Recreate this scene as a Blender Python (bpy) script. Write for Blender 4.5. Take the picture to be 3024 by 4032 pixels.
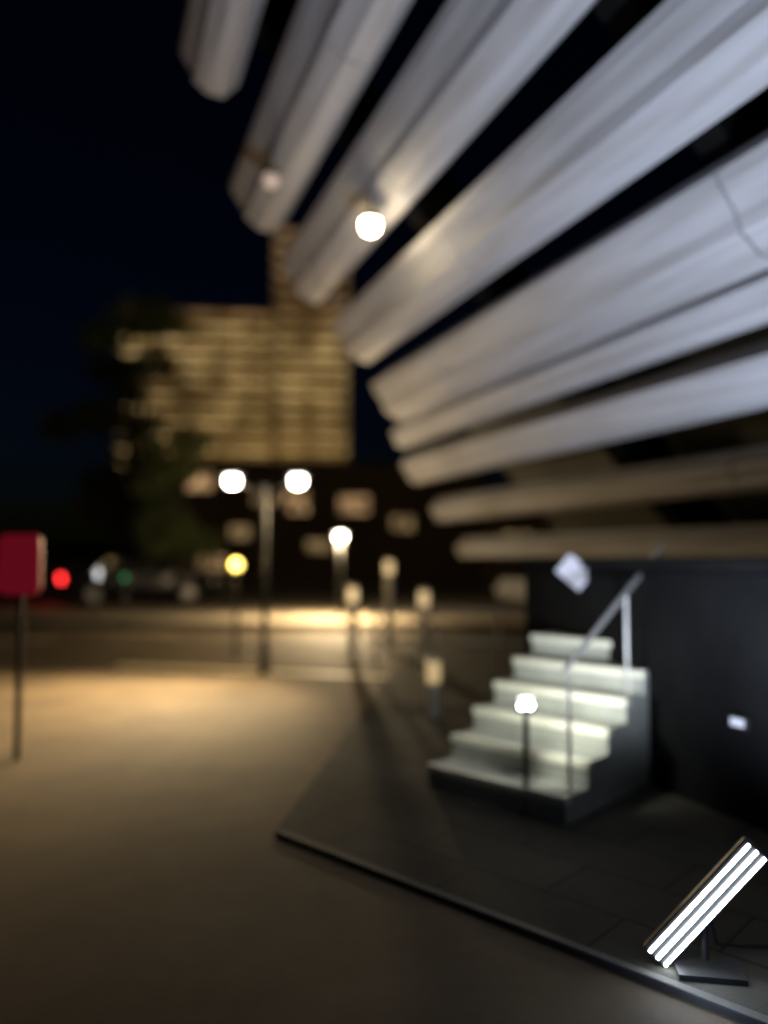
import bpy, bmesh, math, random
from mathutils import Vector, Matrix
R = math.radians
random.seed(11)
scene = bpy.context.scene
for o in list(bpy.data.objects): bpy.data.objects.remove(o)

# ------------------------------------------------------------------ camera
EYE = 1.6
cam_d = bpy.data.cameras.new("camera"); cam = bpy.data.objects.new("camera", cam_d)
scene.collection.objects.link(cam); scene.camera = cam
cam.location = (0, 0, EYE); cam.rotation_euler = (R(90 + 3.24), 0, 0)
cam_d.sensor_fit = 'HORIZONTAL'; cam_d.sensor_width = 36; cam_d.lens = 36.05
cam_d.clip_start = 0.05; cam_d.clip_end = 3000
cam_d.dof.use_dof = True                      # the phone is focused close, on the floodlight
cam_d.dof.focus_distance = 2.6; cam_d.dof.aperture_fstop = 0.52

# ------------------------------------------------------------------ night sky
world = bpy.data.worlds.new("World"); scene.world = world; world.use_nodes = True
nt = world.node_tree; bg = nt.nodes['Background']
sky = nt.nodes.new('ShaderNodeTexSky'); sky.sky_type = 'NISHITA'; sky.sun_disc = False
sky.sun_elevation = R(-3.2); sky.sun_rotation = R(-35)
tint = nt.nodes.new('ShaderNodeMix'); tint.data_type = 'RGBA'; tint.blend_type = 'MULTIPLY'; tint.inputs[0].default_value = 1
tint.inputs[7].default_value = (.16, .38, 1.0, 1)     # deep blue of the city night
nt.links.new(sky.outputs[0], tint.inputs[6]); nt.links.new(tint.outputs[2], bg.inputs[0]); bg.inputs[1].default_value = 0.022

scene.view_settings.view_transform = 'Standard'; scene.view_settings.look = 'None'
scene.view_settings.exposure = 0; scene.view_settings.gamma = 1

# ------------------------------------------------------------------ helpers
C = scene.collection
def mat(name, col, rough=0.7, metal=0.0, noise=0.25, scale=3.0, bump=0.0, bscale=40.0, spec=0.5):
    m = bpy.data.materials.new(name); m.use_nodes = True
    n = m.node_tree.nodes; l = m.node_tree.links; b = n['Principled BSDF']
    tc = n.new('ShaderNodeTexCoord'); nz = n.new('ShaderNodeTexNoise')
    nz.inputs['Scale'].default_value = scale; nz.inputs['Detail'].default_value = 6; nz.inputs['Roughness'].default_value = 0.65
    rp = n.new('ShaderNodeValToRGB'); rp.color_ramp.elements[0].position = 0.3; rp.color_ramp.elements[1].position = 0.7
    rp.color_ramp.elements[0].color = (*[c * (1 - noise) for c in col], 1)
    rp.color_ramp.elements[1].color = (*[min(1, c * (1 + noise)) for c in col], 1)
    l.new(tc.outputs['Object'], nz.inputs['Vector']); l.new(nz.outputs['Fac'], rp.inputs[0]); l.new(rp.outputs[0], b.inputs['Base Color'])
    b.inputs['Roughness'].default_value = rough; b.inputs['Metallic'].default_value = metal
    b.inputs['Specular IOR Level'].default_value = spec
    if bump:
        n2 = n.new('ShaderNodeTexNoise'); n2.inputs['Scale'].default_value = bscale; n2.inputs['Detail'].default_value = 4
        bp = n.new('ShaderNodeBump'); bp.inputs['Strength'].default_value = bump; bp.inputs['Distance'].default_value = 0.01
        l.new(tc.outputs['Object'], n2.inputs['Vector']); l.new(n2.outputs['Fac'], bp.inputs['Height']); l.new(bp.outputs[0], b.inputs['Normal'])
    return m
def emis(name, col, s):
    m = bpy.data.materials.new(name); m.use_nodes = True; b = m.node_tree.nodes['Principled BSDF']
    b.inputs['Base Color'].default_value = (*[c * .5 for c in col], 1)
    b.inputs['Emission Color'].default_value = (*col, 1); b.inputs['Emission Strength'].default_value = s
    return m
def emis_room(name, col, s, scale):
    m = emis(name, col, s); n = m.node_tree.nodes; l = m.node_tree.links; b = n['Principled BSDF']
    tc = n.new('ShaderNodeTexCoord'); nz = n.new('ShaderNodeTexNoise'); nz.inputs['Scale'].default_value = scale; nz.inputs['Detail'].default_value = 3
    mr = n.new('ShaderNodeMapRange'); mr.inputs[1].default_value = .38; mr.inputs[2].default_value = .68
    mr.inputs[3].default_value = s * .12; mr.inputs[4].default_value = s * 1.9
    l.new(tc.outputs['Object'], nz.inputs['Vector']); l.new(nz.outputs['Fac'], mr.inputs[0]); l.new(mr.outputs[0], b.inputs['Emission Strength'])
    return m

def box(bm, x0, x1, y0, y1, z0, z1, M=None):
    vs = [bm.verts.new(Vector(p)) for p in [(x0,y0,z0),(x1,y0,z0),(x1,y1,z0),(x0,y1,z0),(x0,y0,z1),(x1,y0,z1),(x1,y1,z1),(x0,y1,z1)]]
    for f in [(0,3,2,1),(4,5,6,7),(0,1,5,4),(1,2,6,5),(2,3,7,6),(3,0,4,7)]: bm.faces.new([vs[i] for i in f])
    if M:
        for v in vs: v.co = M @ v.co
    return vs
def prism(bm, pts, a0, a1, axis='y'):          # closed outline extruded along one axis
    def P(p, a): return Vector((p[0], a, p[1])) if axis == 'y' else (Vector((a, p[0], p[1])) if axis == 'x' else Vector((p[0], p[1], a)))
    A = [bm.verts.new(P(p, a0)) for p in pts]; B = [bm.verts.new(P(p, a1)) for p in pts]
    n = len(pts)
    for i in range(n): bm.faces.new([A[i], A[(i+1) % n], B[(i+1) % n], B[i]])
    bm.faces.new(A[::-1]); bm.faces.new(B)
def tube(bm, pts, r, seg=10, r1=None, caps=True):
    rings = []; n = len(pts); pts = [Vector(p) for p in pts]
    for i, p in enumerate(pts):
        d = (pts[min(i+1, n-1)] - pts[max(i-1, 0)]).normalized()
        u = d.cross(Vector((0,0,1)));  u = Vector((1,0,0)) if u.length < 1e-3 else u.normalized()
        v = d.cross(u); rr = r if r1 is None else r + (r1 - r) * i / (n-1)
        rings.append([bm.verts.new(p + (u*math.cos(2*math.pi*k/seg) + v*math.sin(2*math.pi*k/seg))*rr) for k in range(seg)])
    for a, b in zip(rings, rings[1:]):
        for k in range(seg): bm.faces.new([a[k], a[(k+1) % seg], b[(k+1) % seg], b[k]])
    if caps: bm.faces.new(rings[0][::-1]); bm.faces.new(rings[-1])
def lathe(bm, prof, seg=20, c=(0,0,0)):
    rings = [[bm.verts.new((c[0]+max(r,1e-4)*math.cos(2*math.pi*k/seg), c[1]+max(r,1e-4)*math.sin(2*math.pi*k/seg), c[2]+z)) for k in range(seg)] for r, z in prof]
    for a, b in zip(rings, rings[1:]):
        for k in range(seg): bm.faces.new([a[k], a[(k+1) % seg], b[(k+1) % seg], b[k]])
    bm.faces.new(rings[0][::-1]); bm.faces.new(rings[-1])
def obj(name, bm, m, parent=None, bevel=0, smooth=False, loc=None):
    bmesh.ops.recalc_face_normals(bm, faces=bm.faces)
    me = bpy.data.meshes.new(name); bm.to_mesh(me); bm.free(); me.materials.append(m)
    o = bpy.data.objects.new(name, me); C.objects.link(o); o.parent = parent
    if loc: o.location = loc
    if bevel:
        b = o.modifiers.new('bevel', 'BEVEL'); b.width = bevel; b.segments = 2; b.limit_method = 'ANGLE'
    if smooth:
        for p in me.polygons: p.use_smooth = True
    return o
def thing(name, label, cat, loc=(0,0,0), rz=0, group=None):
    o = bpy.data.objects.new(name, None); C.objects.link(o); o.empty_display_size = .2
    o.location = loc; o.rotation_euler = (0, 0, rz); o['label'] = label; o['category'] = cat
    if group: o['group'] = group
    return o
def tag(o, label, cat, group=None):
    o['label'] = label; o['category'] = cat
    if group: o['group'] = group
    return o
def struct(o): o['kind'] = 'structure'; return o
def copy_tree(o, parent=None):
    c = o.copy(); C.objects.link(c); c.parent = parent
    for ch in [x for x in bpy.data.objects if x.parent == o]: copy_tree(ch, c)
    return c
def B(): return bmesh.new()
def light(name, kind, loc, energy, col, parent=None, aim=None, size=.1, cone=120, blend=.6):
    d = bpy.data.lights.new(name, kind); d.energy = energy; d.color = col
    o = bpy.data.objects.new(name, d); C.objects.link(o); o.location = loc; o.parent = parent
    d.shadow_soft_size = size
    if kind == 'SPOT': d.spot_size = R(cone); d.spot_blend = blend
    if aim is not None: o.rotation_euler = (Vector(aim) - Vector(loc)).to_track_quat('-Z', 'Y').to_euler()
    return o

WARM = (1.0, .72, .38); COOL = (.70, .80, 1.0)
M_asphalt = mat('asphalt', (.095, .07, .043), .72, noise=.42, scale=.8, bump=.35, bscale=260, spec=.25)
M_paving  = mat('plaza_paving', (.056, .052, .042), .78, noise=.4, scale=1.1, bump=.4, bscale=70, spec=.2)
pn = M_paving.node_tree; bk = pn.nodes.new('ShaderNodeTexBrick'); bk.inputs['Scale'].default_value = 1; bk.inputs['Brick Width'].default_value = .8; bk.inputs['Row Height'].default_value = .4
bk.inputs['Mortar Size'].default_value = .008; bk.inputs['Color1'].default_value = (1,1,1,1); bk.inputs['Color2'].default_value = (.78,.78,.80,1); bk.inputs['Mortar'].default_value = (.3,.3,.3,1)
ptc = pn.nodes.new('ShaderNodeTexCoord'); pmp = pn.nodes.new('ShaderNodeMapping'); pmp.inputs['Rotation'].default_value = (0,0,R(43.5))
pn.links.new(ptc.outputs['Object'], pmp.inputs[0]); pn.links.new(pmp.outputs[0], bk.inputs['Vector'])
pmx = pn.nodes.new('ShaderNodeMix'); pmx.data_type = 'RGBA'; pmx.blend_type = 'MULTIPLY'; pmx.inputs[0].default_value = 1
pb = pn.nodes['Principled BSDF']; src = pb.inputs['Base Color'].links[0].from_socket
pn.links.new(src, pmx.inputs[6]); pn.links.new(bk.outputs['Color'], pmx.inputs[7]); pn.links.new(pmx.outputs[2], pb.inputs['Base Color'])
M_side    = mat('sidewalk_concrete', (.32, .27, .20), .75, noise=.25, scale=1.2, bump=.3)
M_kerb    = mat('kerb_stone', (.09, .085, .075), .7, noise=.2, scale=5)
M_line    = mat('road_paint', (.75, .68, .50), .55, noise=.2, scale=8)
M_slat    = mat('pale_painted_slat', (.60, .60, .62), .55, noise=.07, scale=.8)
nn = M_slat.node_tree; tc = nn.nodes.new('ShaderNodeTexCoord'); mp = nn.nodes.new('ShaderNodeMapping'); mp.inputs['Scale'].default_value = (5, .35, 5)
st_n = nn.nodes.new('ShaderNodeTexNoise'); st_n.inputs['Scale'].default_value = 2.2; st_n.inputs['Detail'].default_value = 7
sr = nn.nodes.new('ShaderNodeValToRGB'); sr.color_ramp.elements[0].position = .30; sr.color_ramp.elements[0].color = (.43, .42, .42, 1); sr.color_ramp.elements[1].position = .60; sr.color_ramp.elements[1].color = (.60, .60, .63, 1)
nn.links.new(tc.outputs['Object'], mp.inputs[0]); nn.links.new(mp.outputs[0], st_n.inputs['Vector']); nn.links.new(st_n.outputs['Fac'], sr.inputs[0])
nn.links.new(sr.outputs[0], nn.nodes['Principled BSDF'].inputs['Base Color'])
M_dark    = mat('dark_steel', (.014, .014, .014), .5, noise=.2)
M_wallD   = mat('dark_wall', (.008, .008, .008), .9, noise=.3, scale=2, spec=.05)
M_deck    = mat('grey_underside', (.16, .16, .14), .85, noise=.25, scale=.8)
M_step    = mat('pale_stair_concrete', (.42, .43, .38), .7, noise=.2, scale=4)
M_nose    = mat('step_nosing', (.86, .84, .70), .5, noise=.08, scale=9)
M_galv    = mat('galvanised_steel', (.55, .54, .50), .35, metal=.6, noise=.15)
M_cream   = mat('cream_render', (.52, .42, .24), .8, noise=.15, scale=.5)
M_brownw  = mat('brown_facade', (.20, .14, .08), .85, noise=.25, scale=.4)
M_bark    = mat('bark', (.07, .055, .04), .9, noise=.4, scale=6)
M_leaf    = mat('foliage', (.09, .12, .04), .7, noise=.5, scale=1.2)
M_paint   = mat('black_car_paint', (.012, .010, .016), .25, noise=.1)
M_glass   = mat('dark_glass', (.01, .012, .015), .08, noise=.1)
M_rubber  = mat('rubber', (.015, .015, .015), .85, noise=.2)
M_rim     = mat('alloy', (.35, .35, .36), .3, metal=.9, noise=.1)
M_sign    = mat('grey_white_sign', (.62, .60, .68), .5, noise=.05)
M_red     = emis('red_glow_panel', (.42, .012, .035), .22)

# ------------------------------------------------------------------ ground
bm = B()
bmesh.ops.create_grid(bm, x_segments=8, y_segments=8, size=900)
struct(obj('ground', bm, mat('open_ground', (.045, .04, .03), .85, noise=.3, scale=.1)))
bm = B(); box(bm, -60, 60, -12, 19.0, -.3, .004); struct(obj('road', bm, M_asphalt))
# far sidewalk with a real kerb: runs almost parallel to the picture
bm = B(); prism(bm, [(-60, 22.5), (-4.9, 19.0-2.0), (14, 16.2), (60, 14.2), (60, 40), (-60, 46)], -.3, .14, 'z')
struct(obj('sidewalk', bm, M_side))
bm = B(); prism(bm, [(-60, 22.35), (-4.9, 16.85), (14, 16.05), (60, 14.05), (60, 14.195), (14, 16.195), (-4.9, 16.995), (-60, 22.495)], -.3, .155, 'z')
struct(obj('kerb', bm, M_kerb, bevel=.01))
# worn road lines
def strip(name, a, b, w, z=.010):
    a = Vector(a); b = Vector(b); d = (b - a).normalized(); n = Vector((-d.y, d.x)) * w / 2
    bm = B(); bm.faces.new([bm.verts.new((*p, z)) for p in (a - n, b - n, b + n, a + n)])
    return struct(obj(name, bm, M_line))
strip('lane_line', (-3.9, 11.3), (.95, 9.95), .2)
strip('lane_line', (-9.5, 17.4), (-4.2, 15.6), .12)
strip('edge_line', (-6.4, 26), (8.5, 24), .12, z=.146)

# plaza: a slightly raised paved platform whose kerb cuts across the lower right
pl = [(-.62, 4.47), (1.11, 2.84), (5.0, -.83), (14, -.8), (14, 15.5), (.75, 15.9)]
bm = B(); prism(bm, pl, -.2, .03, 'z'); struct(obj('plaza', bm, M_paving))
bm = B()
def kerbline(bm, a, b, w, z0, z1):
    a = Vector(a); b = Vector(b); d = (b - a).normalized(); n = Vector((d.y, -d.x))
    prism(bm, [tuple(a), tuple(b), tuple(b + n*w), tuple(a + n*w)], z0, z1, 'z')
kerbline(bm, (-.62, 4.47), (5.0, -.83), -.05, -.2, .034)
struct(obj('kerb', bm, M_kerb, bevel=.008))

# ------------------------------------------------------------------ grandstand underside: sloping screen of pale beams
YAW = math.atan2(630, 1661)
def G(gx, gy, z=0): return Vector((gx*math.cos(YAW) - gy*math.sin(YAW), gx*math.sin(YAW) + gy*math.cos(YAW), z))
gs = thing('grandstand', 'raked underside of a grandstand made of long pale grey beams with black gaps between', 'grandstand', (0,0,0), YAW)
H = 4.5
D = Vector((.157*H, 0, -.15*H)); N = Vector((-D.z, 0, D.x)).normalized() * -1   # along the slope; outward, down-left
def SP(t, n): return Vector((.295*H, 0, EYE + H)) + D*t + N*n
ends = [7.7, 9.0, 9.4, 9.5, 9.9, 10.6, 11.2, 11.6, 12, 12]
joint_gap = .012
joints = [3.2, 5.6, 1.9, 6.1, 3.6, 7.0, 2.5, 5.2, 3, 6]
rows = [(-.86, .62), (.17, .73), (1.17, .72), (2.18, .72), (3.16, .74), (3.955, .33), (4.52, .46), (5.50, .34), (6.45, .25), (7.5, .3)]
for k, (t0, w) in enumerate(rows):
    d = 1 if w > .5 else .6
    prof = [(0, 0), (.10*w, .035*d), (.40*w, .075*d), (.52*w, .125*d), (.80*w, .10*d), (w, 0), (w, -.22), (w-.05, -.22), (w-.05, -.04), (.05, -.04), (.05, -.22), (0, -.22)]
    bm = B(); cuts = [-5.0, joints[k]-4.2, joints[k], joints[k]+4.3 if joints[k]+4.3 < ends[k]-.5 else None, ends[k]]
    cuts = [c for c in cuts if c is not None and c >= -5]
    for a, b in zip(cuts, cuts[1:]):
        pts = [SP(t0 + p, n) for p, n in prof]
        prism(bm, [(q.x, q.z) for q in pts], a + joint_gap, b - joint_gap)
    obj('beam', bm, M_slat, gs)
for y in (-2.5, .6, 3.7, 6.8):                      # raking girders behind the beams
    bm = B(); pts = [SP(-1, -.225), SP(9, -.225), SP(9, -.75), SP(-1, -.75)]
    prism(bm, [(q.x, q.z) for q in pts], y-.12, y+.12); obj('raking_girder', bm, M_wallD, gs)
bm = B(); pts = [SP(3.7, -.78), SP(9.1, -.78), SP(9.1, -1.0), SP(3.7, -1.0)]
prism(bm, [(q.x, q.z) for q in pts], -5, 10.2); obj('deck', bm, M_deck, gs)
# thin cable running along beam ends
bm = B(); a, b = SP(.6, .16) + Vector((0, 8.6, 0)), SP(2.6, .16) + Vector((0, 8.5, 0))
tube(bm, [a, (a+b)/2 - Vector((0,0,.05)), b], .012, 6); obj('cable', bm, M_galv, gs)

bm = B(); box(bm, 3.62, 3.84, -4, 6.0, -.1, 1.50); box(bm, 3.58, 3.88, -4.02, 6.03, 1.503, 1.58)
tag(obj('low_wall', bm, M_wallD, None, bevel=.01), 'low black wall under the right side of the grandstand beside the stairs', 'wall').rotation_euler = (0,0,YAW)

# ------------------------------------------------------------------ stairs
st = thing('stairway', 'short pale concrete stairway with bright step edges climbing to the low wall', 'stairs', (.30, 5.30, .03), R(-43.5))
n_st = 6; tr = .26; ri = .155; W = 1.05
bm = B(); prof = [(0, -.05)]
for i in range(n_st): prof += [(i*tr, (i+1)*ri), ((i+1)*tr, (i+1)*ri)]
prof[-1] = (n_st*tr + .12, n_st*ri); prof += [(n_st*tr + .12, -.05)]
prism(bm, prof, 0, W, 'x'); obj('flight', bm, M_step, st)
for i in range(n_st):
    bm = B(); box(bm, -.006, W+.006, i*tr-.012, i*tr+.05, (i+1)*ri-.045, (i+1)*ri+.004); obj('step_nosing', bm, M_nose, st)

bm = B(); tube(bm, [(W-.06,.1,ri+.72), (W-.06,n_st*tr,n_st*ri+.72)], .018, 10); obj('handrail', bm, M_galv, st)
for i in (0, 3, 5):
    bm = B(); tube(bm, [(W-.06, i*tr+.15, (i+1)*ri), (W-.06, i*tr+.15, (i+1)*ri+.72-.05)], .013, 8); obj('handrail_post', bm, M_galv, st)

# ------------------------------------------------------------------ floodlight on the plaza kerb
fl = thing('floodlight', 'bright bluish white floodlight with three LED rows standing on the plaza kerb', 'floodlight', (1.225, 3.0, .03), R(-10))
bm = B(); box(bm, -.12, .12, -.08, .08, 0, .02); tube(bm, [(0,.05,.02), (0,.05,.16)], .014); obj('stand', bm, M_dark, fl)
tilt = Matrix.Translation((0, 0, .245)) @ Matrix.Rotation(R(41), 4, 'Y')
bm = B(); box(bm, -.055, .055, 0, .05, -.295, .295, tilt); obj('housing', bm, M_dark, fl, bevel=.012)
bm = B(); tube(bm, [(.02,.06,.2), (.06,.12,.05), (.16,.2,.012), (.45,.25,.012), (.9,.1,.012), (1.6,.3,.012)], .007, 8); obj('power_cable', bm, M_rubber, fl)
for x in (-.036, 0, .036):
    bm = B(); box(bm, x-.005, x+.005, -.008, -.002, -.28, .28, tilt)
    obj('led_row', bm, emis('led_white', (.82, .91, 1.0), 30) if x < -.03 else bpy.data.materials['led_white'], fl)
aim = G(4.5, 3.9, 4.4)
light('floodlight_beam', 'SPOT', (1.27, 2.99, .62), 560, COOL, None, aim=aim, size=.12, cone=138, blend=.8)
light('floodlight_spill', 'POINT', (1.08, 2.74, .16), 1.3, (.5, .66, 1.0), None, size=.08)

# twin lamp in front of the stairs
tl = thing('stair_light', 'short post with two small white lamps in front of the pale stairway', 'lamp', (.87, 4.78, .03))
bm = B(); tube(bm, [(0,0,0), (0,0,.62)], .018); lathe(bm, [(.05,0),(.05,.015),(.02,.03)], 16); obj('post', bm, M_dark, tl, smooth=False)
bm = B(); box(bm, -.055, .055, .0, .03, .60, .70); obj('lamp_housing', bm, M_dark, tl, bevel=.006)
for x in (-.026, .026):
    bm = B(); lathe(bm, [(.018,0),(.020,.008),(.012,.014)], 16)
    o = obj('lamp', bm, bpy.data.materials['led_white'], tl); o.location = (x, -.001, .65); o.rotation_euler = (R(90), 0, 0)
light('stair_light_glow', 'SPOT', (.87, 4.74, .76), 48, (.97, 1, .90), aim=(1.25, 5.75, .45), size=.05, cone=150, blend=1)

# ------------------------------------------------------------------ soffit lamps
def soffit(px, label, g, strength, col):
    t = thing('ceiling_lamp', label, 'lamp', px, YAW, 'lamps hanging under the grandstand beams')
    bm = B(); tube(bm, [(0,0,.10), (0,0,.42)], .012, 8); lathe(bm, [(.09,.04),(.10,.07),(.05,.10)], 20); obj('holder', bm, M_dark, t)
    bm = B(); lathe(bm, [(.03,-.085),(.07,-.06),(.085,-.01),(.08,.035)], 20); obj('lamp_glass', bm, emis(g, col, strength), t, smooth=True)
    return t
soffit((-.125, 6.95, 4.65), 'bright warm ceiling lamp hanging below the middle grandstand beams', 'warm_bulb', 60, (1, .80, .48))
light('ceiling_lamp_glow', 'POINT', (-.125, 6.95, 4.45), 4, (1, .8, .5), size=.08)
soffit((-1.14, 7.54, 5.38), 'dim brownish ceiling lamp under the upper left end of the beams', 'dim_bulb', .35, (1, .75, .6))

# ------------------------------------------------------------------ street lamps
def lamp_post(name, label, x, y, h, heads, energy, aim=None, pt=.02, cone=92, group='white lamps on posts', col=(1,.75,.42)):
    t = thing(name, label, 'street lamp', (x, y, .0), 0, group)
    bm = B(); tube(bm, [(0,0,0), (0,0,.35)], .07, 12, .06); tube(bm, [(0,0,.35), (0,0,h-.05)], .045, 12, .032); obj('pole', bm, M_dark, t, smooth=False)
    for hx in heads:
        bm = B(); 
        if abs(hx) > .01: tube(bm, [(0,0,h-.30), (hx*.35,0,h-.10), (hx,0,h+.02)], .018, 8)
        lathe(bm, [(.05,.0),(.15,.02),(.13,.06),(.03,.10)], 20, (hx,0,h+.06)); obj('lamp_shade', bm, M_dark, t)
        bm = B(); lathe(bm, [(.02,-.07),(.075,-.055),(.095,0),(.09,.06)], 20, (hx,0,h)); obj('lamp_glass', bm, emis('lamp_white', (1,.93,.80), 30) if 'lamp_white' not in bpy.data.materials else bpy.data.materials['lamp_white'], t, smooth=True)
        if energy: light('street_lamp_glow', 'POINT', (x+hx, y-.02, h-.14), energy*pt, col, size=.08)
        if energy and aim: light('street_lamp_beam', 'SPOT', (x+hx, y-.03, h-.15), energy, col, aim=(aim[0]+hx, aim[1], 0), size=.08, cone=cone, blend=1)
    return t
lamp_post('street_lamp', 'twin headed lamp post with two white lamps in front of the tree and buildings', -1.62, 10.5, 2.61, (-.46, .44), 2000, (-3.6, 8.2))
lamp_post('street_lamp', 'single white lamp post to the right of the twin headed lamp post', -1.02, 18.0, 2.04, (0,), 2400, (-1.6, 17.5), .25, 160)
# amber globe
t = thing('amber_lamp', 'yellow globe lamp on a short post below the twin headed lamp', 'lamp', (-2.3, 12.0, 0))
bm = B(); tube(bm, [(0,0,0), (0,0,1.34)], .03, 12); lathe(bm, [(.07,1.33),(.08,1.36),(.05,1.38)], 16); obj('post', bm, M_dark, t)
bm = B(); bmesh.ops.create_uvsphere(bm, u_segments=20, v_segments=12, radius=.085, matrix=Matrix.Translation((0,0,1.455))); obj('globe', bm, emis('amber_glass', (1, .72, .16), 6), t, smooth=True)
light('amber_lamp_glow', 'POINT', (-2.3, 11.86, 1.5), 40, (1, .66, .2), size=.1)

# bollard lights along the edge of the plaza
bl = [(840, 1222, 13.0, 'glowing tan bollard light farthest right of the amber globe lamp, top of the row', .9),
      (762, 1280, 11.6, 'glowing tan bollard light lowest left, nearest the bright road', 1.0),
      (915, 1288, 10.6, 'glowing tan bollard light beside the left end of the metal railing', .7),
      (935, 1440, 7.6, 'dim olive bollard light in front of the metal railing, nearest the stairs', .5)]
for px, py, d, lab, e in bl:
    x = (px-829.5)/1661*d; h = EYE - (py-1200)/1661*d
    t = thing('bollard_light', lab, 'bollard', (x, d, .02), 0, 'bollard lights near the plaza edge')
    bm = B(); tube(bm, [(0,0,0), (0,0,h-.16)], .07, 16); obj('post', bm, M_galv, t); bm = B(); lathe(bm, [(.085,h+.05),(.085,h+.07),(.03,h+.10)], 20); obj('cap', bm, M_galv, t)
    bm = B(); lathe(bm, [(.066,h-.158),(.070,h-.10),(.070,h+.048)], 20); obj('glowing_head', bm, emis('bollard_glass', (1,.72,.36), e), t, smooth=True)

# ------------------------------------------------------------------ railing
rl = thing('railing', 'pale metal railing with two rails on the plaza behind the bollards', 'railing', (-.1, 10.3, .05), R(-9))
for x in (0, .8, 1.6, 2.4, 3.2):
    bm = B(); tube(bm, [(x,0,0), (x,0,.82)], .02, 8); obj('post', bm, M_galv, rl)
for z in (.42, .82):
    bm = B(); tube(bm, [(-.1,0,z), (3.3,0,z)], .024, 10); obj('rail', bm, M_galv, rl)

# small square sign
sg = thing('square_sign', 'small tilted grey white square sign on a bracket at the wall top, above the stairs', 'sign', (1.52, 6.04, 1.47))
bm = B(); tube(bm, [(-.02,.03,0), (.16,.03,0)], .012, 8); obj('bracket', bm, M_dark, sg)
bm = B(); box(bm, -.12, .12, -.010, .010, -.09, .09, Matrix.Translation((-.03,0,.0)) @ Matrix.Rotation(R(40), 4, 'Y')); obj('panel', bm, M_sign, sg, bevel=.004)

# wall lamp on dark wall
wl = thing('wall_lamp', 'faint small lamp fixed to the face of the low black wall', 'lamp', G(3.60, 3.55, .62), YAW)
bm = B(); box(bm, -.03, 0, -.07, .07, -.04, .04); obj('bracket', bm, M_dark, wl, bevel=.006)
bm = B(); box(bm, -.036, -.031, -.05, .05, -.022, .022); obj('lamp_glass', bm, emis('faint_lamp', (.8,.85,1), .5), wl)

# ------------------------------------------------------------------ car
strip('lane_line', (-16, 12.4), (-6.2, 14.6), .15)
car = thing('parked_car', 'dark parked car with one lit red tail lamp at the far left kerb', 'car', (-7.5, 23.6, .14), R(24))
side = [(-2.15,.35),(-2.2,.62),(-2.12,.92),(-1.55,1.0),(-1.0,1.42),(.35,1.45),(1.05,1.0),(1.95,.88),(2.15,.65),(2.12,.35)]
bm = B(); prism(bm, side, -.85, .85); obj('body', bm, M_paint, car, bevel=.07, smooth=True)
bm = B(); prism(bm, [(-1.38,1.02),(-.95,1.36),(-.30,1.385),(-.30,1.02)], -.862, -.853); prism(bm, [(-.22,1.02),(-.22,1.385),(.31,1.385),(.88,1.02)], -.862, -.853)
obj('side_window', bm, M_glass, car)
for sx in (-1.35, 1.35):
    for sy in (-.80, .80):
        bm = B(); lathe(bm, [(.20,-.1),(.31,-.1),(.33,-.07),(.33,.07),(.31,.1),(.20,.1)], 24); w = obj('wheel', bm, M_rubber, car)
        w.location = (sx, sy, .33); w.rotation_euler = (R(90),0,0)
        bm = B(); lathe(bm, [(.19,-.105),(.195,-.06),(.195,.06),(.19,.105)], 24); obj('rim', bm, M_rim, w)
for sy in (-.66, .66):
    bm = B(); box(bm, -2.235, -2.16, sy-.17, sy+.17, .70, .86); obj('tail_lamp', bm, emis('tail_red', (1,.03,.03), 9), car, bevel=.01)
    bm = B(); box(bm, 2.08, 2.165, sy-.17, sy+.17, .62, .76); obj('headlight', bm, M_rim, car, bevel=.01)
bm = B(); box(bm, -1.25, -1.19, -.866, -.856, .80, .83); obj('door_handle', bm, M_rim, car)
bm = B(); box(bm, .78, .98, -1.02, -.86, .98, 1.10); obj('mirror', bm, M_paint, car, bevel=.02)
# tiny LED marker light and green signal
t = thing('marker_light', 'tiny white LED marker on a thin stake right of the red tail lamp', 'marker light', (-5.4, 14.6, 0))
bm = B(); tube(bm, [(0,0,0), (0,0,1.18)], .016, 8); obj('stake', bm, M_dark, t)
for i in range(3):
    bm = B(); box(bm, -.03, .03, -.03, -.018, 1.19+i*.06, 1.205+i*.06)
    obj('led', bm, emis('marker_led', (1,1,1), 8) if i == 0 else bpy.data.materials['marker_led'], t)
t = thing('signal_light', 'small dim green signal light on a pole between car and lamps', 'signal', (-5.3, 15.8, 0))
bm = B(); tube(bm, [(0,0,0), (0,0,1.019)], .022, 8); obj('pole', bm, M_dark, t)
bm = B(); box(bm, -.07, .07, -.02, .08, 1.02, 1.25); obj('signal_housing', bm, M_dark, t, bevel=.01)
bm = B(); lathe(bm, [(.035,0),(.038,.008),(.02,.016)], 16); o = obj('lens', bm, emis('signal_green', (.05,.6,.2), 1.2), t); o.location = (0,-.021,1.15); o.rotation_euler = (R(90),0,0)

# red sign at the left edge
t = thing('red_sign', 'dark red rounded sign board on a post at the left edge', 'sign', (-2.88, 6.1, 0))
bm = B(); tube(bm, [(0,.03,0), (0,.03,1.3)], .025, 10); obj('post', bm, M_dark, t)
bm = B(); pts = []
for cx, cz, a in ((.10,.17,0),(-.10,.17,90),(-.10,-.17,180),(.10,-.17,270)):
    for j in range(5): th = R(a + j*22.5); pts.append((cx+.07*math.cos(th), 1.53+cz+.07*math.sin(th)))
prism(bm, pts, -.02, .02); obj('board', bm, M_red, t)

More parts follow.
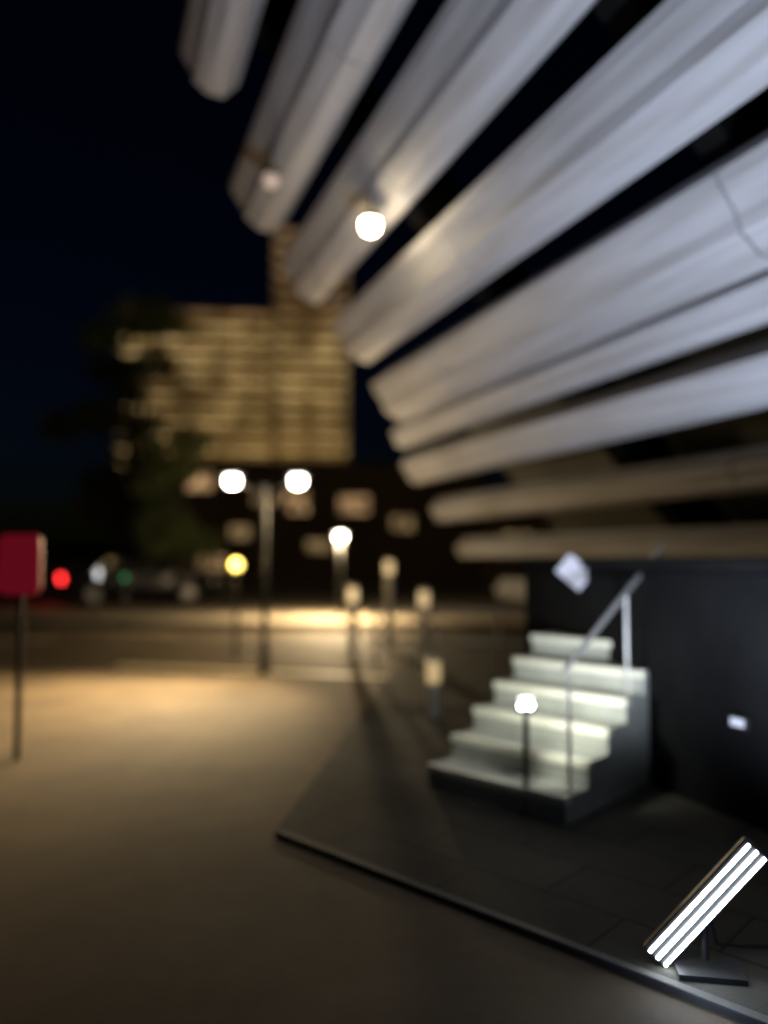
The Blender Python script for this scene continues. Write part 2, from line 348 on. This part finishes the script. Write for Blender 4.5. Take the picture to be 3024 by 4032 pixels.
# ------------------------------------------------------------------ car park building behind
cp = thing('car_park', 'tall multi storey building with warm yellow lit floor bands behind the tree', 'building', (-26, 150, 0), R(6))
x0, x1 = -26, 19; xm = 4; fh = 2.75
M_cl = emis_room('lit_parking_ceiling', (1, .74, .35), .34, .16); M_cl2 = emis_room('dim_parking_ceiling', (1, .66, .32), .16, .14)
for (a, b, n, dy) in ((x0, xm-.05, 18, 0), (xm, x1, 24, -1.5)):       # left block lower, right block taller
    bm = B(); box(bm, a+.1, b-.1, 2.6+dy, 18, 0, fh*n+1.4); obj('core', bm, M_cream, cp)
    for i in range(5, n):
        z = i*fh
        bm = B(); box(bm, a, b, dy, .25+dy, z+.3, z+1.25); obj('parapet', bm, M_cream, cp)
        bm = B(); box(bm, a+.12, b-.12, .26+dy, 2.595+dy, z+.1+fh, z+fh+.28); obj('lit_soffit', bm, M_cl if i < 17 else M_cl2, cp)
    x = a + .5
    while x < b - .8:
        bm = B(); box(bm, x, x+.5, .27+dy, .7+dy, 0, fh*n+.05); obj('column', bm, M_brownw, cp); x += 6.1
light('car_park_fill_spot', 'SPOT', (-20, 112, 3), 16000, (1, .74, .36), aim=(-17, 150, 32), size=.5, cone=66, blend=1)  # added warm spot without a fixture, brightens the parapets and facade

# low shop building with lit windows
sb = thing('low_building', 'low dark brown building with a few dim amber windows behind the street lamps', 'building', (-8, 44, .14), R(2))
bm = B(); box(bm, -6, 13.5, 0, 10, -.1, 6.6); obj('wall', bm, M_brownw, sb)
bm = B(); box(bm, -6.2, 13.7, -.25, 10.2, 6.603, 6.9); obj('roof', bm, M_dark, sb)
wc = [(430,1040,1.5,1.0,'a'),(405,1155,1.3,.5,'b'),(570,1080,1.3,.5,'b'),(520,1150,1.2,.7,'b'),(640,1085,1.3,1.2,'a'),(765,1090,1.7,1.0,'a'),(690,1180,1.5,.6,'b'),(870,1130,1.2,.8,'b'),(460,1215,1.6,.7,'a')]
Ma = emis_room('amber_window', (1,.60,.28), .40, 1.5); Mb = emis_room('dim_window', (1,.66,.30), .22, 1.5)
for px, py, w, h, k in wc:
    x = (px-829.5)/1661*44 + 8; z = EYE + (1200-py)/1661*44 - .14
    bm = B(); box(bm, x-w/2-.08, x+w/2+.08, -.06, -.003, z-h/2-.08, z+h/2+.08); f = obj('window', bm, M_dark, sb)
    bm = B(); box(bm, x-w/2, x+w/2, -.075, -.063, z-h/2, z+h/2); obj('pane', bm, Ma if k == 'a' else Mb, f)
# right hand annex, dark
sb2 = thing('annex_building', 'very dark flat building behind the railing under the lowest beams', 'building', (11, 40, .14), R(-4))
bm = B(); box(bm, -6, 24, 0, 8, -.1, 4.4); obj('wall', bm, M_brownw, sb2)
bm = B(); box(bm, -6.2, 24.2, -.25, 8.2, 4.403, 4.7); obj('roof', bm, M_dark, sb2)
for x in (-4.8, -2.2, .6, 3.4):
    bm = B(); box(bm, x, x+1.5, -.05, -.003, 1.5, 2.7); f = obj('window', bm, M_dark, sb2)
    bm = B(); box(bm, x+.08, x+1.42, -.07, -.053, 1.58, 2.62); obj('pane', bm, Mb, f)

gr = thing('guardrail', 'thin pale guardrail crossing the far left behind the dark car', 'guardrail', (-14, 30, .14), R(-1))
bm = B(); tube(bm, [(-6,0,1.18), (8,0,1.18)], .035, 8); obj('rail', bm, M_galv, gr)
bm = B(); tube(bm, [(-6,0,.65), (8,0,.65)], .03, 8); obj('rail', bm, M_galv, gr)
for i in range(8):
    bm = B(); tube(bm, [(-5.9+i*1.97,.06,0), (-5.9+i*1.97,.06,1.2)], .03, 8); obj('post', bm, M_galv, gr)

# ------------------------------------------------------------------ trees
def crown_mesh(bm, clumps, n, leaf):
    for c, r in clumps:
        for _ in range(n):
            d = Vector((random.gauss(0,1), random.gauss(0,1), random.gauss(0,1))).normalized() * r * random.uniform(.35, 1.05)
            p = Vector(c) + Vector((d.x, d.y, d.z*.75)); s = leaf*random.uniform(.6, 1.4)
            q = Matrix.Rotation(random.uniform(0,6.28), 4, Vector((random.uniform(-1,1), random.uniform(-1,1), random.uniform(-1,1))).normalized() + Vector((0,0,.01)))
            vs = [bm.verts.new(p + q @ Vector(v)*s) for v in ((-.5,0,0),(0,-.28,.06),(.5,0,0),(0,.28,.06))]
            bm.faces.new(vs)
def tree(name, label, x, y, h, wd, z0, nclump, n, leaf, group='street trees'):
    t = thing(name, label, 'tree', (x, y, .1), 0, group)
    clumps = []
    for i in range(nclump):
        u = random.random(); a = random.uniform(0, 6.28)
        rr = wd/2 * math.sqrt(random.random()) * (1 - abs(u-.45)*.9)
        clumps.append(((rr*math.cos(a), rr*math.sin(a), z0 + (h-z0)*u), random.uniform(.13, .24)*wd))
    bm = B(); tube(bm, [(0,0,-.1), (.05,0,z0*.5), (0,.05,z0), (.1,0,z0+(h-z0)*.6)], h*.022, 10, h*.008)
    for c, r in clumps[:9]: tube(bm, [(0,0,z0*.9), ((c[0])*.5, c[1]*.5, (z0*.9+c[2])/2+.2), c], h*.009, 6, h*.003)
    obj('trunk', bm, M_bark, t)
    bm = B(); crown_mesh(bm, clumps, n, leaf); obj('crown', bm, M_leaf, t)
    return t
tree('broadleaf_tree', 'large dark green tree at left in front of the lit car park', -9.0, 27, 10.0, 4.6, 2.6, 24, 420, .24)
tree('broadleaf_tree', 'smaller dark tree leaning into the tall one, left of the lamp posts', -6.1, 23, 5.4, 3.0, 1.7, 16, 420, .2)
tree('small_tree', 'small olive green tree beside the sign right of the railing', 6.9, 24.5, 3.5, 2.0, 1.3, 10, 300, .14)
